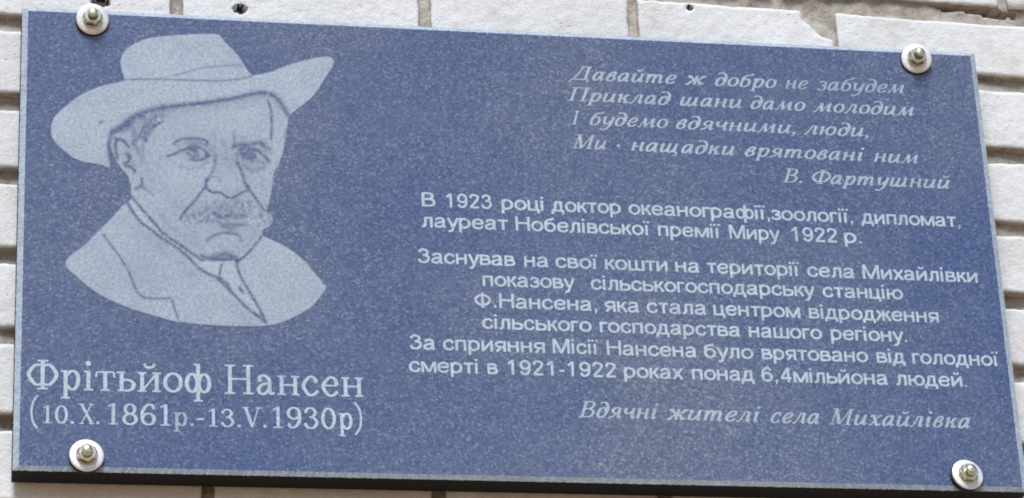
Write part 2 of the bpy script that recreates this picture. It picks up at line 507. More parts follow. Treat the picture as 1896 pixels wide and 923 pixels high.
# (points, half width, depth) - depth > 0 leaves the polish standing (dark line), < 0 cuts deeper (pale line)
ST = [
    # hat
    ([(230, 148), (290, 147), (322, 148), (400, 150), (441, 147), (468, 141)], 1.5, .42),
    ([(322, 140), (344, 135), (374, 126), (410, 123), (436, 121), (446, 124)], 1.5, .36),
    ([(300, 66), (330, 78), (352, 96)], 3.0, .06),
    ([(208, 244), (222, 238), (236, 226), (252, 215), (270, 207), (300, 200.5)], 4.6, .85),
    ([(228, 236), (240, 228)], 5.0, .55),
    ([(300, 200), (340, 195), (384, 190), (410, 186), (434, 182), (458, 176), (478, 172.5), (492, 173), (503, 176), (514, 184), (522, 195), (532, 211)], 3.7, .80),
    ([(185, 228), (189, 226)], 2.3, .6),
    ([(212, 256), (232, 244), (262, 222), (300, 210), (384, 200), (440, 192), (480, 184)], 6.0, .12),
    ([(110, 262), (140, 280), (190, 296)], 8.0, .07),
    ([(236, 100), (250, 125), (262, 140)], 8.0, .06),
    ([(430, 100), (445, 122), (455, 138)], 6.0, .08),
    ([(560, 150), (585, 135), (605, 118)], 8.0, .06),
    # ear
    ([(207, 249), (202, 262), (202, 278), (206, 294), (213, 306), (222, 316)], 2.8, .75),
    ([(216, 258), (214, 270), (215, 282), (218, 293)], 2.2, .68),
    ([(216, 258), (226, 260), (233, 266), (238, 272)], 2.4, .55),
    ([(236, 286), (240, 293), (237, 300), (231, 305), (240, 309), (248, 316), (251, 319)], 2.8, .6),
    ([(210, 252), (222, 250), (236, 249), (245, 240), (252, 229)], 1.8, -.25),
    ([(208, 262), (208, 276), (213, 292), (222, 306), (230, 316)], 1.7, -.22),
    # hair at the temple
    ([(247, 240), (248, 250), (252, 257), (262, 246), (270, 236), (278, 229)], 3.2, .36),
    ([(276, 228), (270, 243), (268, 256)], 2.8, .42),
    ([(300, 224), (290, 231), (280, 239), (274, 249), (270, 260)], 2.8, .5),
    ([(262, 215), (272, 222), (286, 218), (300, 214)], 3.4, .34),
    ([(244, 262), (252, 272), (258, 284)], 3.0, .32),
    ([(266, 262), (264, 280), (262, 300)], 2.6, .28),
    ([(246, 300), (252, 310)], 2.2, .2),
    # neck and jaw behind
    ([(262, 332), (263, 343), (258, 347), (251, 351)], 2.2, .62),
    ([(263, 344), (274, 354), (284, 362)], 2.2, .32),
    # far temple and cheek
    ([(496, 187), (501, 200), (503, 222), (503, 242), (501, 258)], 2.0, .5),
    ([(531, 238), (526, 252), (528, 258)], 1.6, .35),
    # near eye
    ([(322, 268), (326, 262), (338, 258.5), (352, 257), (368, 257.5), (380, 260), (384, 266)], 2.0, .66),
    ([(310, 290), (322, 286), (334, 280), (344, 276.5), (356, 272), (368, 274), (378, 280), (388, 290)], 2.0, .55),
    ([(354, 276), (361, 280), (364, 285)], 4.0, .62),
    ([(350, 270), (366, 270)], 4.5, .28),
    ([(352, 296), (364, 297), (376, 295), (386, 289)], 2.0, .55),
    ([(336, 308), (352, 313), (370, 309), (384, 301)], 2.4, .2),
    ([(336, 268), (345, 267)], 3.0, -.22),
    ([(371, 282), (374, 287)], 3.0, -.35),
    ([(330, 271), (342, 266), (356, 264), (372, 265), (382, 271)], 2.2, .26),
    ([(346, 284), (356, 290), (370, 291), (382, 286)], 2.0, .30),
    ([(343, 278), (350, 284)], 2.0, .22),
    ([(389, 276), (396, 284), (398, 294)], 3.4, .18),
    ([(316, 296), (326, 304), (338, 309)], 2.0, .14),
    ([(392, 248), (398, 262), (396, 276)], 3.0, .10),
    # far eye
    ([(440, 284), (438, 294), (440, 304)], 3.0, .26),
    ([(452, 284), (460, 288), (470, 289)], 3.0, .5),
    ([(486, 274), (494, 284)], 2.2, .22),
    ([(490, 262), (497, 270), (502, 282)], 2.2, .18),
    ([(432, 272), (444, 269), (458, 268), (472, 266), (482, 264), (486, 268)], 3.0, .46),
    ([(484, 266), (490, 272), (500, 278)], 2.2, .42),
    ([(443, 278), (452, 275), (463, 276), (476, 279), (484, 285), (492, 292), (498, 299)], 2.5, .66),
    ([(446, 282), (452, 292), (462, 293), (472, 291)], 2.4, .6),
    ([(460, 282), (466, 285)], 4.5, .4),
    ([(466, 299), (478, 299), (488, 302)], 2.4, .3),
    ([(452, 308), (466, 316), (480, 314), (490, 309)], 3.5, .3),
    ([(478, 289), (484, 294)], 2.0, -.25),
    # brow furrows
    ([(433, 244), (434, 256), (434, 270)], 2.4, .32),
    ([(446, 254), (448, 268)], 3.0, .18),
    ([(412, 258), (414, 270)], 2.6, .14),
    ([(425, 300), (432, 318), (436, 332)], 3.5, .10),
    ([(402, 318), (408, 326)], 3.0, .12),
    ([(416, 352), (430, 356), (444, 350)], 3.2, .14),
    # hollow of the cheek, jaw and neck
    ([(286, 300), (296, 330), (312, 360), (330, 385)], 5.0, .06),
    ([(272, 300), (276, 325), (286, 350)], 3.5, .10),
    ([(300, 402), (322, 424), (345, 442), (368, 458)], 5.0, .16),
    ([(488, 330), (490, 350), (492, 372)], 3.0, .10),
    ([(474, 428), (466, 445), (452, 462)], 4.0, .12),
    ([(340, 418), (352, 430), (370, 446)], 4.0, .10),
    # coat folds
    ([(250, 420), (290, 455), (330, 482), (360, 510)], 6.0, .12),
    ([(420, 560), (450, 585), (470, 598)], 5.0, .07),
    ([(470, 480), (490, 520), (500, 560)], 6.0, .05),
    # nose
    ([(400, 290), (397, 306), (393, 320), (386, 330), (382, 340), (380, 347)], 2.6, .34),
    ([(440, 304), (446, 315), (450, 327), (453, 340), (460, 349)], 2.5, .46),
    ([(418, 284), (418, 304)], 4.0, .14),
    ([(382, 333), (381, 343), (385, 351), (392, 356), (402, 356.5), (410, 358), (418, 364), (428, 367), (438, 363), (448, 358), (456, 354)], 2.0, .62),
    ([(384, 332), (394, 328), (404, 331), (409, 339)], 1.8, .28),
    # folds from the nose
    ([(381, 346), (374, 354), (366, 366), (357, 377), (346, 388), (340, 395), (334, 407)], 2.0, .66),
    ([(458, 345), (464, 355), (472, 365), (480, 377), (488, 389)], 2.0, .62),
    # mouth and chin
    ([(398, 397), (410, 402), (424, 400), (440, 401), (452, 400)], 3.2, .55),
    ([(398, 396), (402, 402)], 3.0, .4),
    ([(378, 411), (400, 411), (408, 412)], 2.2, .28),
    ([(410, 411), (425, 411), (440, 411), (455, 410)], 1.8, -.3),
    ([(408, 416), (430, 417), (455, 415)], 3.0, .34),
    ([(418, 420), (425, 424)], 6.0, .28),
    ([(383, 446), (392, 439), (404, 434), (418, 432), (432, 433), (442, 437), (449, 446)], 2.0, .42),
    ([(402, 458), (414, 456)], 2.0, .15),
    ([(394, 477), (406, 474), (418, 471), (430, 475), (437, 479)], 4.2, .6),
    ([(372, 474), (388, 478), (420, 480), (440, 481)], 2.4, .55),
    ([(485, 437), (474, 452), (462, 466), (452, 476), (444, 482)], 2.0, .68),
    # collar, tie and coat
    ([(243, 364), (256, 380), (272.5, 399), (302, 432), (320, 445), (339, 457.5), (356, 470), (372, 481)], 2.4, .62),
    ([(237, 379), (258, 409), (276, 423), (295, 438), (318, 453), (339, 468), (352, 480), (368, 497), (386, 508), (403, 516), (429, 542), (458, 571), (476, 584), (491, 597)], 2.5, .70),
    ([(374, 482), (400, 482), (436, 482)], 1.6, .45),
    ([(438, 483), (440, 498), (448, 518), (458, 535), (468, 551), (477, 567), (485, 582), (491, 596)], 2.2, .66),
    ([(411, 490), (408, 500), (407, 512), (413, 520), (420, 528), (426, 535)], 1.8, .55),
    ([(404, 514), (412, 519), (420, 523), (424, 530)], 1.6, .35),
    ([(443, 533), (450, 542)], 2.6, .65),
    ([(191.5, 435), (206, 455), (221, 475), (232, 492), (239, 505), (247, 525), (258, 545), (272.6, 552.5), (300, 553), (317, 554), (321, 564), (324, 575), (330, 592)], 1.8, .46),
]


def poly_sd(P, poly):
    """signed distance (negative inside) of points P (n,2) to a closed polygon"""
    x, y = P[:, 0], P[:, 1]
    d2 = np.full(len(P), 1e18)
    ins = np.zeros(len(P), bool)
    n = len(poly)
    for i in range(n):
        a, b = poly[i], poly[(i + 1) % n]
        e = b - a
        w = P - a
        t = np.clip((w @ e) / max(e @ e, 1e-9), 0, 1)
        q = w - t[:, None] * e
        d2 = np.minimum(d2, (q * q).sum(1))
        c = ((a[1] > y) != (b[1] > y))
        if c.any():
            xx = a[0] + (y - a[1]) * (b[0] - a[0]) / (b[1] - a[1] if b[1] != a[1] else 1e-9)
            ins ^= c & (x < xx)
    d = np.sqrt(d2)
    return np.where(ins, -d, d)


def line_d(P, L):
    d2 = np.full(len(P), 1e18)
    for a, b in zip(L, L[1:]):
        e = b - a
        w = P - a
        t = np.clip((w @ e) / max(e @ e, 1e-9), 0, 1)
        q = w - t[:, None] * e
        d2 = np.minimum(d2, (q * q).sum(1))
    return np.sqrt(d2)


def portrait():
    step = 1.5
    us, vs_ = np.arange(90, 624, step), np.arange(58, 612, step)
    nu, nv = len(us), len(vs_)
    U, W = np.meshgrid(us, vs_)
    P = np.stack([U.ravel(), W.ravel()], 1)
    names = ['hat', 'head', 'collar', 'coat']
    base = [0.90, 0.75, 0.98, 0.81]
    sds = np.stack([poly_sd(P, spline(p, 4, True) if nm != 'collar' else np.array(p, float)) for nm, p in zip(names, (HAT, HEAD, COLLAR, COAT))], 1)
    reg = sds.argmin(1)
    sd = sds.min(1)
    jit = np.array([noise.noise((p[0] * .35, p[1] * .35, 0.)) for p in P]) * 0.8
    cover = np.clip(0.5 - (sd + jit) / 2.4, 0, 1)
    e = np.array(base)[reg] * cover
    loc = np.where(cover > 0.01)[0]
    Q = P[loc]
    mul = np.ones(len(Q)); add = np.zeros(len(Q))
    wob = np.array([noise.noise((p[0] * .16, p[1] * .16, 3.)) for p in Q])
    strokes = [(spline(p, 5), w * 1.5, d) for p, w, d in ST]
    rr = random.Random(11)
    # moustache: short combed cuts
    for i in range(300):
        t = rr.random()
        cx = 345 + 150 * t
        top = 352 + (24 if t < .3 else 8) * abs(t - .45) * 2.2
        cy = top + 14 + rr.random() * 42
        if t < .12: cy = 392 + rr.random() * 22
        if cy > 412: continue
        side = (t - .52) * 2
        ln = rr.uniform(3, 7)
        dx, dy = side * ln * .9, ln * (1 - .45 * abs(side))
        strokes.append((spline([(cx, cy), (cx + dx * .5, cy + dy * .6), (cx + dx, cy + dy)], 3), rr.uniform(1.2, 2.2), rr.choice([.30, .24, .18, .12, -.34, -.28, -.20])))
    for cx, cy in ((497, 402), (490, 412), (500, 412), (484, 404), (478, 414), (370, 395), (360, 402), (352, 410), (388, 404)):
        strokes.append((spline([(cx - 3, cy - 4), (cx + 1, cy - 1), (cx - 1, cy + 4)], 4), 1.7, .36))
    # stipple over the beard line and cheeks
    for i in range(90):                        # combed hair at the temple and behind the ear
        t = rr.random()
        cx, cy = 250 + 46 * t + rr.uniform(-6, 6), 262 - 52 * t + rr.uniform(-8, 12)
        ln = rr.uniform(5, 11)
        strokes.append((spline([(cx, cy), (cx - ln * .35, cy + ln * .5), (cx - ln * .45, cy + ln)], 3), rr.uniform(1.1, 1.7), rr.choice([.26, .2, .14, -.26, -.18])))
    for i in range(60):
        cx, cy = rr.uniform(300, 480), rr.uniform(415, 475)
        strokes.append((np.array([(cx, cy), (cx + rr.uniform(-4, 4), cy + rr.uniform(2, 6))]), 2.2, rr.uniform(-.12, .16)))
    for L, w, d in strokes:
        lo, hi = L.min(0) - 5 * w, L.max(0) + 5 * w
        s = np.where((Q[:, 0] > lo[0]) & (Q[:, 0] < hi[0]) & (Q[:, 1] > lo[1]) & (Q[:, 1] < hi[1]))[0]
        if not len(s): continue
        g = np.exp(-(line_d(Q[s], L) / (w * (1 + .3 * wob[s]))) ** 2)
        if d > 0: mul[s] *= 1 - min(.98, d * 1.85) * np.clip(1 + .35 * wob[s], .6, 1.02) * g
        else: add[s] = np.maximum(add[s], -d * g)
    # broad soft tones of the engraving
    for cx, cy, rx, ry, d in ((418, 388, 72, 22, .20), (360, 285, 36, 18, .12), (465, 290, 34, 22, .17), (262, 235, 22, 28, .16), (420, 425, 50, 14, .10),
                              (235, 285, 20, 26, .10), (400, 260, 22, 14, .06), (300, 480, 70, 60, .05), (345, 330, 45, 28, -.06), (450, 215, 50, 20, -.05),
                              (260, 470, 40, 40, .04), (206, 290, 8, 24, .25)):
        g = np.exp(-((Q[:, 0] - cx) / rx) ** 2 - ((Q[:, 1] - cy) / ry) ** 2)
        mul *= 1 - 2.4 * d * g
    e[loc] = np.clip(e[loc] * mul + add * cover[loc] * 0.6, 0, 1.15)
    xy = np.array([face_xz(u, v) for u, v in P])
    root = None
    me_root = None
    portrait_ob = None
    E2 = e.reshape(nv, nu)
    S2 = sd.reshape(nv, nu)
    R2 = reg.reshape(nv, nu)
    keep = (S2[:-1, :-1] < 3) & (S2[1:, :-1] < 3) & (S2[:-1, 1:] < 3) & (S2[1:, 1:] < 3)
    ids = np.arange(nv * nu).reshape(nv, nu)
    order = [3, 1, 2, 0]                       # the coat carries the others as its sub-parts' sibling base
    holder = bpy.data.objects.new('engraved_portrait', None)
    C.objects.link(holder)
    holder.parent = plaque
    holder.empty_display_size = 0.05
    labels = {'hat': 'wide brimmed felt hat', 'head': 'moustached face in three-quarter view', 'collar': 'white collar and necktie', 'coat': 'plain coat with lapel'}
    for ri in order:
        m = keep & (R2[:-1, :-1] == ri)
        jj, ii = np.where(m)
        quads = np.stack([ids[jj, ii], ids[jj + 1, ii], ids[jj + 1, ii + 1], ids[jj, ii + 1]], 1)
        used, inv = np.unique(quads, return_inverse=True)
        inv = inv.reshape(-1, 4)
        co = np.zeros((len(used), 3))
        co[:, 0] = xy[used, 0]; co[:, 2] = xy[used, 1]
        ev = e[used]
        co[:, 1] = Y_FACE - 0.00012
        o = mesh_obj(names[ri], co, inv, M_ETCH, holder)
        at = o.data.attributes.new('etch', 'FLOAT', 'POINT')
        at.data.foreach_set('value', ev.astype(np.float32))


portrait()

# ------------------------------------------------------------------ lettering
class Letters:
    def __init__(self):
        self.V, self.F, self.I = [], [], []
        self.k = 0

    def add(self, verts, faces, mi=0):
        b = len(self.V)
        self.V += verts
        self.F += [tuple(b + i for i in f) for f in faces]
        self.I += [mi] * len(faces)

    def build(self, name, mats=None):
        return mesh_obj(name, self.V, self.F, mats or [M_LET, M_LETW], plaque, self.I)


def place(L, v, f, x0, x1, ua, va, ub, vb, scale, mi=0, dz=0.0):
    """map a run (own units, baseline y=0, extent x0..x1) so that it spans the two layout points along the baseline"""
    A, B = np.array(face_xz(ua, va)), np.array(face_xz(ub, vb))
    ex = (B - A) / (x1 - x0)
    up = np.array([-(B - A)[1], (B - A)[0]]); up /= np.linalg.norm(up)
    out = []
    for p in v:
        q = A + ex * (p[0] - x0) + up * (p[1] * scale)
        out.append((q[0], Y_FACE - 0.00008 - dz - (p[2] if len(p) > 2 else 0.0), q[1]))
    L.add(out, f, mi)


# serif faces, drawn with a broad pen: x-height 1, capitals 1.48
CAP, DSC = 1.48, -0.42


def S(*p, **k): return ('s', p, k)
def Ln(*p, **k): return ('l', p, k)
def St(x, a=0.0, b=1.0, **k): return ('l', ((x, a), (x, b)), k)
def Sf(x, y, w=.40): return ('l', ((x - w / 2, y), (x + w / 2, y)), {'w': .085})
def Dot(x, y, r=.13): return ('d', (x, y, r), {})
def El(x, y, rx, ry): return ('e', (x, y, rx, ry), {})


UP = {
    'Ф': (1.55, [St(.76, 0, CAP), Sf(.76, .04, .5), Sf(.76, CAP - .04, .5), S((.68, 1.22), (.4, 1.2), (.12, .75), (.4, .27), (.68, .25)), S((.84, 1.22), (1.12, 1.2), (1.4, .75), (1.12, .27), (.84, .25))]),
    'р': (1.0, [St(.24, DSC, .98), Sf(.24, DSC + .03, .42), Ln((.02, .93), (.24, .95), w=.09), S((.28, .75), (.5, .95), (.74, .86), (.82, .5), (.72, .13), (.5, .04), (.28, .24))]),
    'і': (.52, [St(.26, .03, .98), Sf(.26, .04, .44), Ln((.04, .94), (.26, .95), w=.09), Dot(.25, 1.36)]),
    'т': (.98, [St(.49, .03, .95), Ln((.1, .94), (.88, .94), w=.09), Ln((.1, .94), (.06, .68), w=.1), Ln((.88, .94), (.92, .68), w=.1), Sf(.49, .04, .44)]),
    'ь': (.92, [St(.24, .03, .97), Sf(.2, .95, .4), Ln((.06, .04), (.5, .04), w=.085), S((.26, .55), (.5, .58), (.76, .45), (.78, .2), (.6, .05), (.45, .04))]),
    'й': (1.16, [St(.24, .03, .97), St(.92, .03, .97), Sf(.24, .04), Sf(.92, .04), Sf(.24, .95), Sf(.92, .95), Ln((.3, .12), (.88, .88), w=.09), S((.34, 1.42), (.44, 1.25), (.72, 1.25), (.82, 1.42), w=.13)]),
    'о': (.98, [El(.49, .5, .37, .455)]),
    'ф': (1.3, [St(.65, DSC, CAP), Sf(.65, DSC + .03, .42), Ln((.45, CAP - .05), (.65, CAP - .04), w=.09), El(.37, .5, .25, .45), El(.93, .5, .25, .45)]),
    'Н': (1.5, [St(.3, .03, CAP), St(1.18, .03, CAP), Sf(.3, .04, .5), Sf(1.18, .04, .5), Sf(.3, CAP - .04, .5), Sf(1.18, CAP - .04, .5), Ln((.35, .76), (1.12, .76), w=.09)]),
    'а': (.98, [S((.16, .72), (.24, .93), (.48, .95), (.66, .72), (.67, .3), (.72, .06), (.9, .1)), S((.64, .58), (.34, .52), (.14, .3), (.24, .06), (.45, .06), (.66, .28)), Dot(.19, .74, .1)]),
    'н': (1.14, [St(.24, .03, .97), St(.9, .03, .97), Sf(.24, .04), Sf(.9, .04), Sf(.24, .95), Sf(.9, .95), Ln((.3, .52), (.84, .52), w=.09)]),
    'с': (.92, [S((.76, .74), (.6, .94), (.38, .92), (.13, .5), (.36, .07), (.62, .06), (.84, .26)), Dot(.73, .75, .11)]),
    'е': (.95, [Ln((.14, .54), (.78, .54), w=.085), S((.79, .55), (.72, .86), (.46, .95), (.13, .5), (.38, .06), (.64, .06), (.82, .24))]),
    '1': (.84, [St(.44, .03, CAP), Ln((.14, 1.26), (.42, 1.42), w=.1), Sf(.44, .04, .56)]),
    '0': (1.0, [El(.5, .74, .34, .70)]),
    '8': (1.0, [El(.5, 1.10, .27, .33), El(.5, .40, .34, .36)]),
    '6': (1.0, [El(.5, .43, .33, .39), S((.82, 1.26), (.66, 1.43), (.4, 1.36), (.18, .95), (.16, .45)), Dot(.79, 1.22, .1)]),
    '9': (1.0, [El(.5, 1.05, .33, .39), S((.18, .22), (.34, .05), (.6, .12), (.82, .53), (.84, 1.03)), Dot(.21, .26, .1)]),
    '3': (.98, [S((.16, 1.2), (.32, 1.42), (.6, 1.4), (.74, 1.12), (.58, .84), (.38, .79)), S((.38, .79), (.66, .74), (.82, .42), (.64, .08), (.34, .05), (.12, .28)), Dot(.18, 1.18, .1), Dot(.15, .3, .1)]),
    'X': (1.35, [Ln((.24, CAP), (1.1, .02), w=.21), Ln((1.06, CAP), (.24, .02), w=.09), Sf(.26, .04, .4), Sf(1.08, .04, .44), Sf(.26, CAP - .04, .44), Sf(1.06, CAP - .04, .4)]),
    'V': (1.3, [Ln((.22, CAP), (.68, .03), w=.21), Ln((1.1, CAP), (.68, .03), w=.09), Sf(.22, CAP - .04, .44), Sf(1.1, CAP - .04, .38)]),
    '.': (.42, [Dot(.2, .1, .12)]),
    '-': (.62, [Ln((.1, .5), (.52, .5), w=.13)]),
    '(': (.6, [S((.5, 1.75), (.24, 1.3), (.16, .72), (.24, .1), (.5, -.35), w=.12)]),
    ')': (.6, [S((.1, 1.75), (.36, 1.3), (.44, .72), (.36, .1), (.1, -.35), w=.12)]),
    ' ': (.5, []),
}


def ent(x): return Ln((x - .17, .80), (x, .97), w=.10)
def ext(x): return S((x, .14), (x + .07, .03), (x + .24, .22), w=.10)


IT = {
    'а': (1.0, [S((.66, .75), (.5, .95), (.26, .8), (.12, .4), (.24, .05), (.46, .16), (.66, .6)), St(.68, .12, .98), ext(.68)]),
    'в': (.86, [S((.2, .55), (.14, .25), (.36, .03), (.64, .2), (.62, .46), (.4, .56), (.24, .5)), S((.15, .3), (.24, .75), (.48, 1.02), (.64, .88), (.54, .64), (.36, .56))]),
    'й': (1.06, [ent(.2), S((.2, .97), (.17, .3), (.28, .05), (.5, .14), (.74, .5)), St(.76, .12, .98), ext(.76), S((.3, 1.42), (.38, 1.26), (.62, 1.26), (.72, 1.42), w=.13)]),
    'и': (1.06, [ent(.2), S((.2, .97), (.17, .3), (.28, .05), (.5, .14), (.74, .5)), St(.76, .12, .98), ext(.76)]),
    'т': (1.5, [ent(.2), St(.2, .02, .97), S((.22, .5), (.42, .9), (.58, .9), (.66, .68)), St(.67, .02, .72), S((.69, .5), (.88, .9), (1.06, .9), (1.14, .68)), St(1.15, .12, .72), ext(1.15)]),
    'е': (.86, [S((.16, .42), (.5, .5), (.7, .72), (.56, .96), (.3, .82), (.13, .4), (.3, .05), (.54, .08), (.74, .28))]),
    'с': (.84, [S((.68, .74), (.56, .95), (.3, .82), (.13, .4), (.3, .05), (.54, .08), (.74, .28)), Dot(.66, .76, .1)]),
    'ж': (1.36, [S((.06, .8), (.2, .95), (.36, .72), (.6, .52)), S((.06, .12), (.2, .03), (.34, .3), (.6, .5)), S((1.3, .86), (1.14, .95), (.98, .7), (.72, .52)), S((.72, .5), (.96, .34), (1.04, .06), (1.28, .2)), St(.66, .02, .98)]),
    'д': (.92, [S((.7, .55), (.5, .9), (.22, .78), (.12, .36), (.28, .04), (.56, .12), (.74, .5), (.74, .95), (.58, 1.3), (.3, 1.42), (.08, 1.3))]),
    'о': (.9, [El(.44, .5, .32, .45)]),
    'б': (.92, [S((.14, .5), (.2, .12), (.44, .04), (.7, .24), (.72, .62), (.52, .88), (.26, .78), (.14, .5)), S((.14, .45), (.2, .95), (.42, 1.24), (.7, 1.3), (.86, 1.46))]),
    'р': (.98, [ent(.24), St(.24, DSC, .98), Sf(.24, DSC + .03, .38), S((.26, .55), (.48, .92), (.72, .86), (.8, .55), (.66, .12), (.46, .04), (.26, .2))]),
    'н': (1.06, [ent(.2), St(.2, .02, .97), Ln((.22, .52), (.74, .52), w=.1), St(.76, .12, .98), ext(.76)]),
    'з': (.82, [S((.14, .82), (.34, .97), (.62, .88), (.6, .62), (.36, .53)), S((.36, .53), (.66, .46), (.64, .14), (.36, .02), (.08, .16))]),
    'у': (.98, [ent(.2), S((.2, .97), (.18, .5), (.3, .2), (.54, .24), (.76, .6)), S((.8, .98), (.76, .3), (.6, -.2), (.32, -.44), (.06, -.36))]),
    'м': (1.4, [S((.02, .1), (.14, .04), (.3, .4), (.44, .95), w=.11), Ln((.44, .98), (.6, .06), w=.22), Ln((.6, .06), (1.06, .96), w=.1), St(1.08, .12, .98), ext(1.08)]),
    'к': (.98, [ent(.22), St(.22, .02, .98), S((.24, .48), (.5, .56), (.64, .86), (.84, .9)), S((.4, .52), (.6, .4), (.66, .08), (.94, .16))]),
    'л': (1.02, [S((.02, .1), (.14, .03), (.28, .3), (.44, .92), w=.12), Ln((.4, .95), (.72, .95), w=.1), St(.72, .12, .96), ext(.72)]),
    'ш': (1.52, [ent(.2), S((.2, .97), (.17, .3), (.28, .05), (.48, .14), (.66, .5)), S((.68, .98), (.65, .3), (.76, .05), (.96, .14), (1.14, .5)), St(1.16, .12, .98), ext(1.16)]),
    'щ': (1.6, [ent(.2), S((.2, .97), (.17, .3), (.28, .05), (.48, .14), (.66, .5)), S((.68, .98), (.65, .3), (.76, .05), (.96, .14), (1.14, .5)), St(1.16, .04, .98), S((1.16, .05), (1.34, .04), (1.36, -.2), (1.2, -.34), w=.12)]),
    'я': (.98, [St(.72, .12, .96), ext(.72), S((.7, .95), (.4, .95), (.22, .74), (.34, .5), (.7, .48)), S((.52, .46), (.34, .15), (.04, .04), w=.14)]),
    'ч': (1.0, [ent(.2), S((.2, .97), (.17, .66), (.32, .44), (.56, .5), (.72, .68)), St(.74, .12, .98), ext(.74)]),
    'ю': (1.36, [ent(.2), St(.2, .02, .98), Ln((.22, .52), (.54, .52), w=.1), El(.86, .5, .3, .45)]),
    'і': (.56, [ent(.22), St(.22, .12, .98), ext(.22), Dot(.24, 1.36, .13)]),
    'х': (1.0, [S((.08, .82), (.24, .95), (.4, .7), (.56, .3), (.7, .05), (.92, .18)), S((.9, .86), (.76, .95), (.5, .55), (.24, .06), (.06, .12), w=.11)]),
    'Д': (1.6, [Ln((.72, 1.42), (.52, .7), (.3, .1), w=.12), St(1.16, .08, CAP), Ln((.56, CAP - .05), (1.36, CAP - .05), w=.1), Ln((.08, .06), (1.42, .06), w=.1), Ln((.12, .08), (.04, -.28), w=.12), Ln((1.38, .08), (1.36, -.28), w=.12)]),
    'П': (1.5, [St(.3, .03, CAP), St(1.14, .03, CAP), Sf(.3, .04, .5), Sf(1.14, .04, .5), Ln((.06, CAP - .05), (1.38, CAP - .05), w=.1)]),
    'І': (.74, [St(.34, .03, CAP), Sf(.34, .04, .5), Sf(.34, CAP - .04, .5)]),
    'М': (1.8, [Ln((.3, .03), (.34, CAP), w=.1), Ln((.36, CAP), (.84, .05), w=.24), Ln((.84, .05), (1.42, CAP), w=.1), St(1.44, .03, CAP), Sf(.28, .04, .46), Sf(1.44, .04, .5), Sf(.28, CAP - .04, .36), Sf(1.5, CAP - .04, .36)]),
    'В': (1.3, [St(.32, .03, CAP), Ln((.08, .05), (.6, .05), w=.1), Ln((.08, CAP - .05), (.6, CAP - .05), w=.1), S((.58, 1.43), (.9, 1.36), (.94, 1.0), (.66, .78), (.36, .77)), S((.36, .77), (.8, .76), (1.08, .5), (.94, .12), (.58, .05))]),
    'Ф': (1.5, UP['Ф'][1]),
    ',': (.46, [Dot(.2, .1, .13), S((.28, .1), (.26, -.1), (.12, -.26), w=.1)]),
    '.': (.46, [Dot(.2, .1, .13)]),
    '·': (.5, [Dot(.25, .5, .16)]),
    ' ': (.5, []),
}


def pen_run(s, table, T, t, slant, track=0.03):
    V, F = [], []
    x = 0.0
    k = 0
    for ch in s:
        adv, strokes = table[ch]
        for kind, p, o in strokes:
            k += 1
            z = (k % 8) * 1.6e-5
            if kind == 'd':
                cx, cy, r = p
                b = len(V)
                V += [(x + cx + r * math.cos(a), cy + r * math.sin(a), z) for a in np.linspace(0, 2 * math.pi, 12, endpoint=False)]
                F.append(tuple(range(b, b + 12)))
                continue
            runs = []
            if kind == 'e':
                cx, cy, rx, ry = p
                runs.append(np.array([(cx + rx * math.cos(a), cy + ry * math.sin(a)) for a in np.linspace(0, 2 * math.pi, 33)]))
            elif kind == 's':
                runs.append(spline(p, 7))
            else:
                runs += [np.array([a, b], float) for a, b in zip(p, p[1:])]
            for L in runs:
                d = np.gradient(L, axis=0)
                if kind == 'e': d[0] = d[-1] = L[1] - L[-2]
                d /= np.maximum(np.linalg.norm(d, axis=1), 1e-9)[:, None]
                w = np.full(len(L), o['w']) if 'w' in o else t + (T - t) * np.abs(d[:, 1]) ** 1.4
                nrm = np.stack([-d[:, 1], d[:, 0]], 1) * (w / 2)[:, None]
                b = len(V)
                for i, (q, n_) in enumerate(zip(L, nrm)):
                    V.append((x + q[0] + n_[0], q[1] + n_[1], z + i * 2e-6))
                    V.append((x + q[0] - n_[0], q[1] - n_[1], z + i * 2e-6))
                F += [(b + 2 * i, b + 2 * i + 1, b + 2 * i + 3, b + 2 * i + 2) for i in range(len(L) - 1)]
        x += adv + track
    V = [(a + slant * b, b, c) for a, b, c in V]
    xs = [q[0] for q in V]
    return V, F, min(xs), max(xs)


def pen_line(L, words, u0, v0, u1, v1, xh, table, T, t, slant):
    for w, a, b, *r in words:
        k = r[1] if len(r) > 1 else 1.0
        v, f, x0, x1 = pen_run(w, table, T, t, slant)
        va = v0 + (v1 - v0) * (a - u0) / (u1 - u0)
        vb = v0 + (v1 - v0) * (b - u0) / (u1 - u0)
        place(L, v, f, x0, x1, a, va, b, vb, xh * k, r[0] if r else 0)


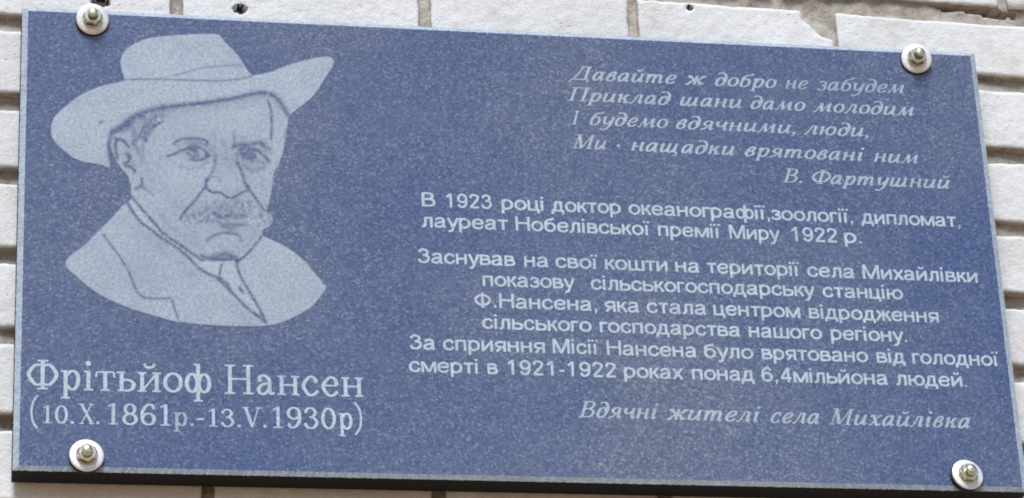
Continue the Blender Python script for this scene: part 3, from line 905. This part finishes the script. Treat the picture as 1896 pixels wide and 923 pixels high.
SA = {
    'В': (1.2, [St(.15, 0, 1.38), Ln((.15, 1.295), (.55, 1.295)), S((.55, 1.295), (.80, 1.2), (.80, .84), (.55, .73)), Ln((.15, .73), (.58, .73)), S((.58, .73), (.91, .62), (.91, .2), (.58, .085)), Ln((.15, .085), (.58, .085))]),
    'З': (1.12, [S((.14, 1.02), (.3, 1.25), (.54, 1.3), (.82, 1.15), (.78, .85), (.45, .74)), S((.45, .74), (.84, .68), (.93, .38), (.72, .12), (.48, .08), (.24, .14), (.1, .38))]),
    'Ф': (1.5, [El(.75, .7, .58, .46), St(.75, -.03, 1.42)]),
    'Н': (1.36, [St(.16, 0, 1.38), St(1.17, 0, 1.38), Ln((.16, .74), (1.17, .74))]),
    'М': (1.62, [St(.16, 0, 1.38), St(1.42, 0, 1.38), Ln((.2, 1.36), (.79, .03)), Ln((.79, .03), (1.38, 1.36))]),
    '1': (1.07, [St(.58, 0, 1.38), Ln((.56, 1.3), (.2, 1.0))]),
    '2': (1.07, [S((.16, .98), (.25, 1.24), (.52, 1.3), (.82, 1.15), (.80, .88), (.5, .5), (.16, .12)), Ln((.1, .085), (.92, .085))]),
    '3': (1.07, [S((.16, 1.03), (.3, 1.25), (.52, 1.3), (.78, 1.15), (.74, .85), (.45, .75)), S((.45, .75), (.8, .68), (.88, .38), (.7, .12), (.48, .08), (.25, .14), (.12, .38))]),
    '4': (1.07, [St(.70, 0, 1.38), Ln((.68, 1.32), (.12, .42)), Ln((.06, .37), (.95, .37))]),
    '6': (1.07, [El(.54, .45, .37, .37), S((.17, .47), (.2, .98), (.46, 1.29), (.74, 1.24), (.87, 1.02))]),
    '9': (1.07, [El(.52, .92, .36, .37), S((.88, .92), (.86, .4), (.6, .09), (.32, .12), (.17, .34))]),
    'р': (1.06, [St(.14, -.38, 1), S((.16, .32), (.3, .11), (.5, .075), (.84, .28), (.84, .72), (.5, .925), (.3, .89), (.16, .68))]),
    'о': (1.05, [El(.52, .5, .41, .42)]),
    'ц': (1.05, [St(.14, 0, 1), St(.78, 0, 1), Ln((.14, .085), (.98, .085)), St(.93, -.26, .16)]),
    'і': (.43, [St(.16, 0, 1), St(.16, 1.18, 1.38)]),
    'ї': (.5, [St(.2, 0, 1), St(.02, 1.2, 1.38), St(.38, 1.2, 1.38)]),
    'д': (1.12, [Ln((.30, .915), (.86, .915)), S((.33, .92), (.3, .5), (.16, .1)), St(.80, .05, .98), Ln((-.02, .085), (1.04, .085)), St(.05, -.26, .1), St(.97, -.26, .1)]),
    'к': (.86, [St(.14, 0, 1), Ln((.14, .53), (.4, .53)), S((.36, .5), (.54, .72), (.64, .9), (.82, .92)), S((.36, .56), (.58, .34), (.78, .0))]),
    'т': (.88, [Ln((.03, .915), (.85, .915)), St(.44, 0, .92)]),
    'е': (1.05, [Ln((.14, .53), (.88, .53)), S((.9, .52), (.82, .82), (.52, .925), (.2, .78), (.12, .5), (.22, .18), (.52, .075), (.76, .14), (.9, .3))]),
    'а': (1.06, [S((.15, .72), (.26, .87), (.5, .925), (.75, .84), (.79, .6), (.79, .2), (.88, .0)), S((.78, .57), (.4, .5), (.14, .38), (.14, .16), (.36, .07), (.62, .14), (.78, .36))]),
    'н': (1.06, [St(.14, 0, 1), St(.84, 0, 1), Ln((.14, .53), (.84, .53))]),
    'г': (.7, [St(.14, 0, 1), Ln((.14, .915), (.68, .915))]),
    'ф': (1.6, [St(.8, -.38, 1.36), El(.43, .5, .31, .42), El(1.17, .5, .31, .42)]),
    'з': (.88, [S((.12, .74), (.25, .89), (.45, .925), (.7, .82), (.66, .61), (.38, .53)), S((.38, .53), (.72, .45), (.74, .2), (.48, .075), (.22, .12), (.08, .29))]),
    'л': (1.0, [Ln((.27, .915), (.88, .915)), S((.32, .92), (.3, .4), (.2, .1), (.0, .085)), St(.80, 0, .98)]),
    'и': (1.08, [St(.14, 0, 1), St(.86, 0, 1), Ln((.16, .1), (.84, .9))]),
    'й': (1.08, [St(.14, 0, 1), St(.86, 0, 1), Ln((.16, .1), (.84, .9)), S((.3, 1.36), (.38, 1.22), (.62, 1.22), (.7, 1.36), w=.15)]),
    'п': (1.03, [St(.14, 0, 1), St(.82, 0, 1), Ln((.14, .915), (.82, .915))]),
    'м': (1.32, [St(.14, 0, 1), St(1.18, 0, 1), Ln((.18, .96), (.66, .05)), Ln((.66, .05), (1.14, .96))]),
    'у': (.9, [Ln((.06, 1), (.46, .08)), S((.86, 1), (.5, .1), (.38, -.2), (.24, -.31), (.06, -.3))]),
    'б': (1.1, [El(.54, .45, .39, .38), S((.15, .48), (.18, .92), (.38, 1.15), (.7, 1.2), (.86, 1.34))]),
    'в': (.98, [St(.14, 0, 1), Ln((.14, .915), (.45, .915)), S((.45, .915), (.72, .84), (.7, .62), (.45, .53)), Ln((.14, .53), (.5, .53)), S((.5, .53), (.82, .44), (.8, .16), (.5, .085)), Ln((.14, .085), (.5, .085))]),
    'с': (.96, [S((.84, .68), (.72, .86), (.5, .925), (.2, .78), (.12, .5), (.2, .2), (.5, .075), (.74, .15), (.86, .36))]),
    'ь': (.97, [St(.14, 0, 1), Ln((.14, .6), (.5, .6)), S((.5, .6), (.82, .5), (.8, .16), (.5, .085)), Ln((.14, .085), (.5, .085))]),
    'ш': (1.45, [St(.14, 0, 1), St(.72, 0, 1), St(1.3, 0, 1), Ln((.14, .085), (1.3, .085))]),
    'ю': (1.45, [St(.14, 0, 1), Ln((.14, .53), (.55, .53)), El(.97, .5, .38, .42)]),
    'я': (1.0, [St(.82, 0, 1), Ln((.82, .915), (.42, .915)), S((.42, .915), (.16, .82), (.16, .54), (.44, .44)), Ln((.42, .44), (.82, .44)), Ln((.5, .42), (.14, .0))]),
    'х': (.88, [Ln((.08, 1), (.82, 0)), Ln((.82, 1), (.08, 0))]),
    'ж': (1.3, [St(.64, 0, 1), S((.04, .92), (.24, .86), (.38, .6), (.62, .53)), S((.04, .0), (.24, .34), (.38, .52), (.62, .53)), S((1.24, .92), (1.04, .86), (.9, .6), (.66, .53)), S((1.24, .0), (1.04, .34), (.9, .52), (.66, .53))]),
    '.': (.5, [Ln((.22, 0), (.22, .2), w=.2)]),
    ',': (.5, [Ln((.22, 0), (.22, .2), w=.2), Ln((.28, .06), (.16, -.22), w=.12)]),
    '-': (.6, [Ln((.08, .48), (.52, .48))]),
    ' ': (.5, []),
}
SK = dict(xh=0.0114, table=SA, T=.225, t=.20, slant=0)
bio = Letters()
pen_line(bio, [('В', 781, 806.5), ('1923', 826, 911), ('році', 929, 1006.5), ('доктор', 1021, 1150), ('океанографії,', 1164, 1426), ('зоології,', 1428, 1580),
                ('дипломат', 1595, 1771), (',', 1774, 1779, 1)], 793, 383, 1765, 420.5, **SK)
pen_line(bio, [('лауреат', 781, 941), ('Нобелівської', 955, 1204), ('премії', 1219, 1334.5), ('Миру', 1351, 1445), ('1922', 1466, 1551), ('р.', 1564, 1596)],
          785, 421, 1590, 451, **SK)
bio.build('paragraph_inscription')
bio = Letters()
pen_line(bio, [('Заснував', 773.5, 954.5), ('на', 971, 1015.5), ('свої', 1029, 1107.5), ('кошти', 1120.5, 1236.5), ('на', 1251, 1295.5), ('території', 1310, 1481),
                ('села', 1495.5, 1582.5), ('Михайлівки', 1598, 1811)], 775, 487, 1811, 524, **SK)
pen_line(bio, [('показову', 894, 1065), ('сільськогосподарську', 1094.5, 1510), ('станцію', 1524, 1673)], 895, 530, 1673, 555.5, **SK)
pen_line(bio, [('Ф.Нансена,', 878.5, 1106), ('яка', 1120, 1184), ('стала', 1198, 1308), ('центром', 1321.5, 1482.5), ('відродження', 1498.5, 1739)], 880, 569, 1738, 598, **SK)
pen_line(bio, [('сільського', 893, 1096), ('господарства', 1111, 1371), ('нашого', 1387, 1523), ('регіону.', 1539, 1680)], 893, 609, 1680, 634, **SK)
pen_line(bio, [('За', 758, 806), ('сприяння', 820.5, 1009.5), ('Місії', 1024, 1108.5), ('Нансена', 1124, 1290), ('було', 1304, 1396), ('врятовано', 1411, 1608.5),
                ('від', 1624, 1677), ('голодної', 1690, 1850)], 760, 647, 1850, 678.5, **SK)
pen_line(bio, [('смерті', 757.5, 885), ('в', 903, 922.5), ('1921-1922', 940, 1141.5), ('роках', 1156, 1265.5), ('понад', 1282, 1397.5), ('6,4мільйона', 1411, 1644.5),
                ('людей', 1660, 1782.5), ('.', 1786, 1791, 1)], 758, 689, 1782, 717, **SK)
bio.build('paragraph_inscription')

name = Letters()
pen_line(name, [('Фрітьйоф', 49, 391.5), ('Нансен', 416.5, 673)], 60, 721, 670, 735.5, 0.0205, UP, .185, .11, 0)
name.build('name_inscription')
dates = Letters()
pen_line(dates, [('(', 56, 71, 0, 1.1), ('10.', 79, 137, 0, .84), ('X.', 146, 184, 0, .95), ('1861', 199, 316), ('р.', 321, 359, 1, .95), ('-', 364, 377), ('13.', 386, 446, 0, .84), ('V.', 449, 494, 0, .95),
                 ('1930', 505, 622.5), ('р', 627, 653, 0, 1.15), (')', 656, 671, 0, 1.1)], 60, 783.5, 670, 796, 0.0147, UP, .195, .115, 0)
dates.build('dates_inscription')

verse = Letters()
IK = dict(xh=0.0108, table=IT, T=.215, t=.11, slant=.30)
pen_line(verse, [('Давайте', 1052, 1254), ('ж', 1268, 1310), ('добро', 1324, 1439), ('не', 1454, 1497.5, 1), ('забудем', 1512, 1676, 1)], 1060, 148, 1672, 174, **IK)
pen_line(verse, [('Приклад', 1051, 1244), ('шани', 1259, 1375), ('дамо', 1390, 1492.5), ('молодим', 1506, 1694)], 1055, 187, 1690, 215.5, **IK)
pen_line(verse, [('І', 1059, 1075), ('будемо', 1092, 1238), ('вдячними,', 1251, 1473), ('люди,', 1488, 1608)], 1060, 230.5, 1600, 254, **IK)
pen_line(verse, [('Ми', 1058, 1124), ('·', 1142, 1149), ('нащадки', 1168, 1361.5), ('врятовані', 1379, 1603), ('ним', 1618, 1702)], 1060, 275, 1700, 304, **IK)
pen_line(verse, [('В.', 1449, 1486), ('Фартушний', 1504, 1761)], 1450, 338, 1761, 350.5, **IK)
verse.build('verse_inscription', [M_VERSE, M_LETW])
ded = Letters()
pen_line(ded, [('Вдячні', 1071, 1221), ('жителі', 1234, 1411), ('села', 1427, 1519), ('Михайлівка', 1533.5, 1798.5)], 1071, 773, 1798, 794, 0.0117, IT, .22, .115, .30)
ded.build('dedication_inscription', [M_VERSE, M_LETW])


# ------------------------------------------------------------------ bolts with washers and nuts
def lathe(prof, n=36):
    """profile of (radius, height) turned about -y (height points out of the wall)"""
    V, F = [], []
    for r, h in prof:
        for i in range(n):
            a = 2 * math.pi * i / n
            V.append((r * math.cos(a), -h, r * math.sin(a)))
    for j in range(len(prof) - 1):
        for i in range(n):
            a, b = j * n + i, j * n + (i + 1) % n
            F.append((a, a + n, b + n, b))
    return V, F


def cap_lathe(prof, n=36):
    V, F = lathe(prof, n)
    F.append(tuple(range(n)))
    F.append(tuple(reversed(range(len(V) - n, len(V)))))
    return V, F


def make_bolt():
    # threaded stud with a rounded end
    prof = [(0.0050, -0.040), (0.0050, 0.0100)]
    for i in range(5):
        h = 0.0100 + i * 0.0011
        prof += [(0.0051, h), (0.0045, h + 0.00055)]
    prof += [(0.0050, 0.0156), (0.0048, 0.0167), (0.0038, 0.0176), (0.0020, 0.0181), (0.0006, 0.0182)]
    V, F = cap_lathe(prof, 28)
    b = mesh_obj('bolt', V, F, M_BRASSY, plaque, smooth=True)
    # penny washer, slightly dished, with rolled edges
    pr = [(0.0054, 0.0002), (0.0054, 0.0022), (0.0058, 0.0026), (0.0090, 0.0026), (0.0145, 0.0022), (0.0158, 0.0019), (0.0164, 0.0012), (0.0162, 0.0004), (0.0150, 0.0000), (0.0070, 0.0002), (0.0054, 0.0002)]
    V, F = lathe(pr, 48)
    mesh_obj('washer', V, F, M_ZINC, b, smooth=True)
    pr = [(0.0052, -0.0034), (0.0052, -0.0001), (0.0158, -0.0002), (0.0166, -0.0008), (0.0166, -0.0034)]  # added black ring, stands in for the shadow under the washer
    V, F = lathe(pr, 36)
    mesh_obj('shade_ring', V, F, M_WASHER_SHADE, b, smooth=True)
    # hexagonal nut with chamfered corners standing on a spring collar
    pr = [(0.0055, .0027), (0.0100, .0027), (0.0102, .0038), (0.0096, .0043)]
    n = 48
    V, F = lathe(pr, n)
    base = len(V)
    hexr = lambda a: 0.0080 / math.cos((a % (math.pi / 3)) - math.pi / 6)
    rings = [(9.0, .0042), (9.0, .0092), (.0078, .0104), (.0052, .0104)]
    for lim, h in rings:
        for i in range(n):
            a = 2 * math.pi * i / n
            r = min(hexr(a), .0091, lim)
            V.append((r * math.cos(a), -h, r * math.sin(a)))
    for j in range(3):
        for i in range(n):
            a, c = base + j * n + i, base + j * n + (i + 1) % n
            F.append((a, a + n, c + n, c))
    mesh_obj('nut', V, F, M_BRASSY, b)
    return b


def kids(o): return [c for c in C.objects if c.parent == o]


proto = make_bolt()
spots = [(-0.4305, 0.2345, 10, 4, 12), (0.4325, 0.2345, 8, -6, 40), (-0.4315, -0.2340, -3, 3, 25), (0.4365, -0.2335, -7, 5, 5)]
for i, (x, z, tx, tz, sp) in enumerate(spots):
    if i == 0:
        b = proto
        parts = kids(proto)
    else:
        b = proto.copy()
        C.objects.link(b)
        b.parent = plaque
        parts = []
        for ch in kids(proto):
            c = ch.copy()
            C.objects.link(c)
            c.parent = b
            parts.append(c)
    b.location = (x, Y_FACE - 0.0030, z)
    for c in parts:
        k = c.name.split('.')[0]
        if k == 'washer':
            c.rotation_euler = (R(tx), 0, R(tz))
            c.location = (0, -0.0165 * abs(math.sin(R(tx))) * 0.45, 0)
        elif k == 'nut':
            c.rotation_euler = (R(tx * .3), R(sp), R(tz * .3))
            c.location = (0, -0.0012, 0)
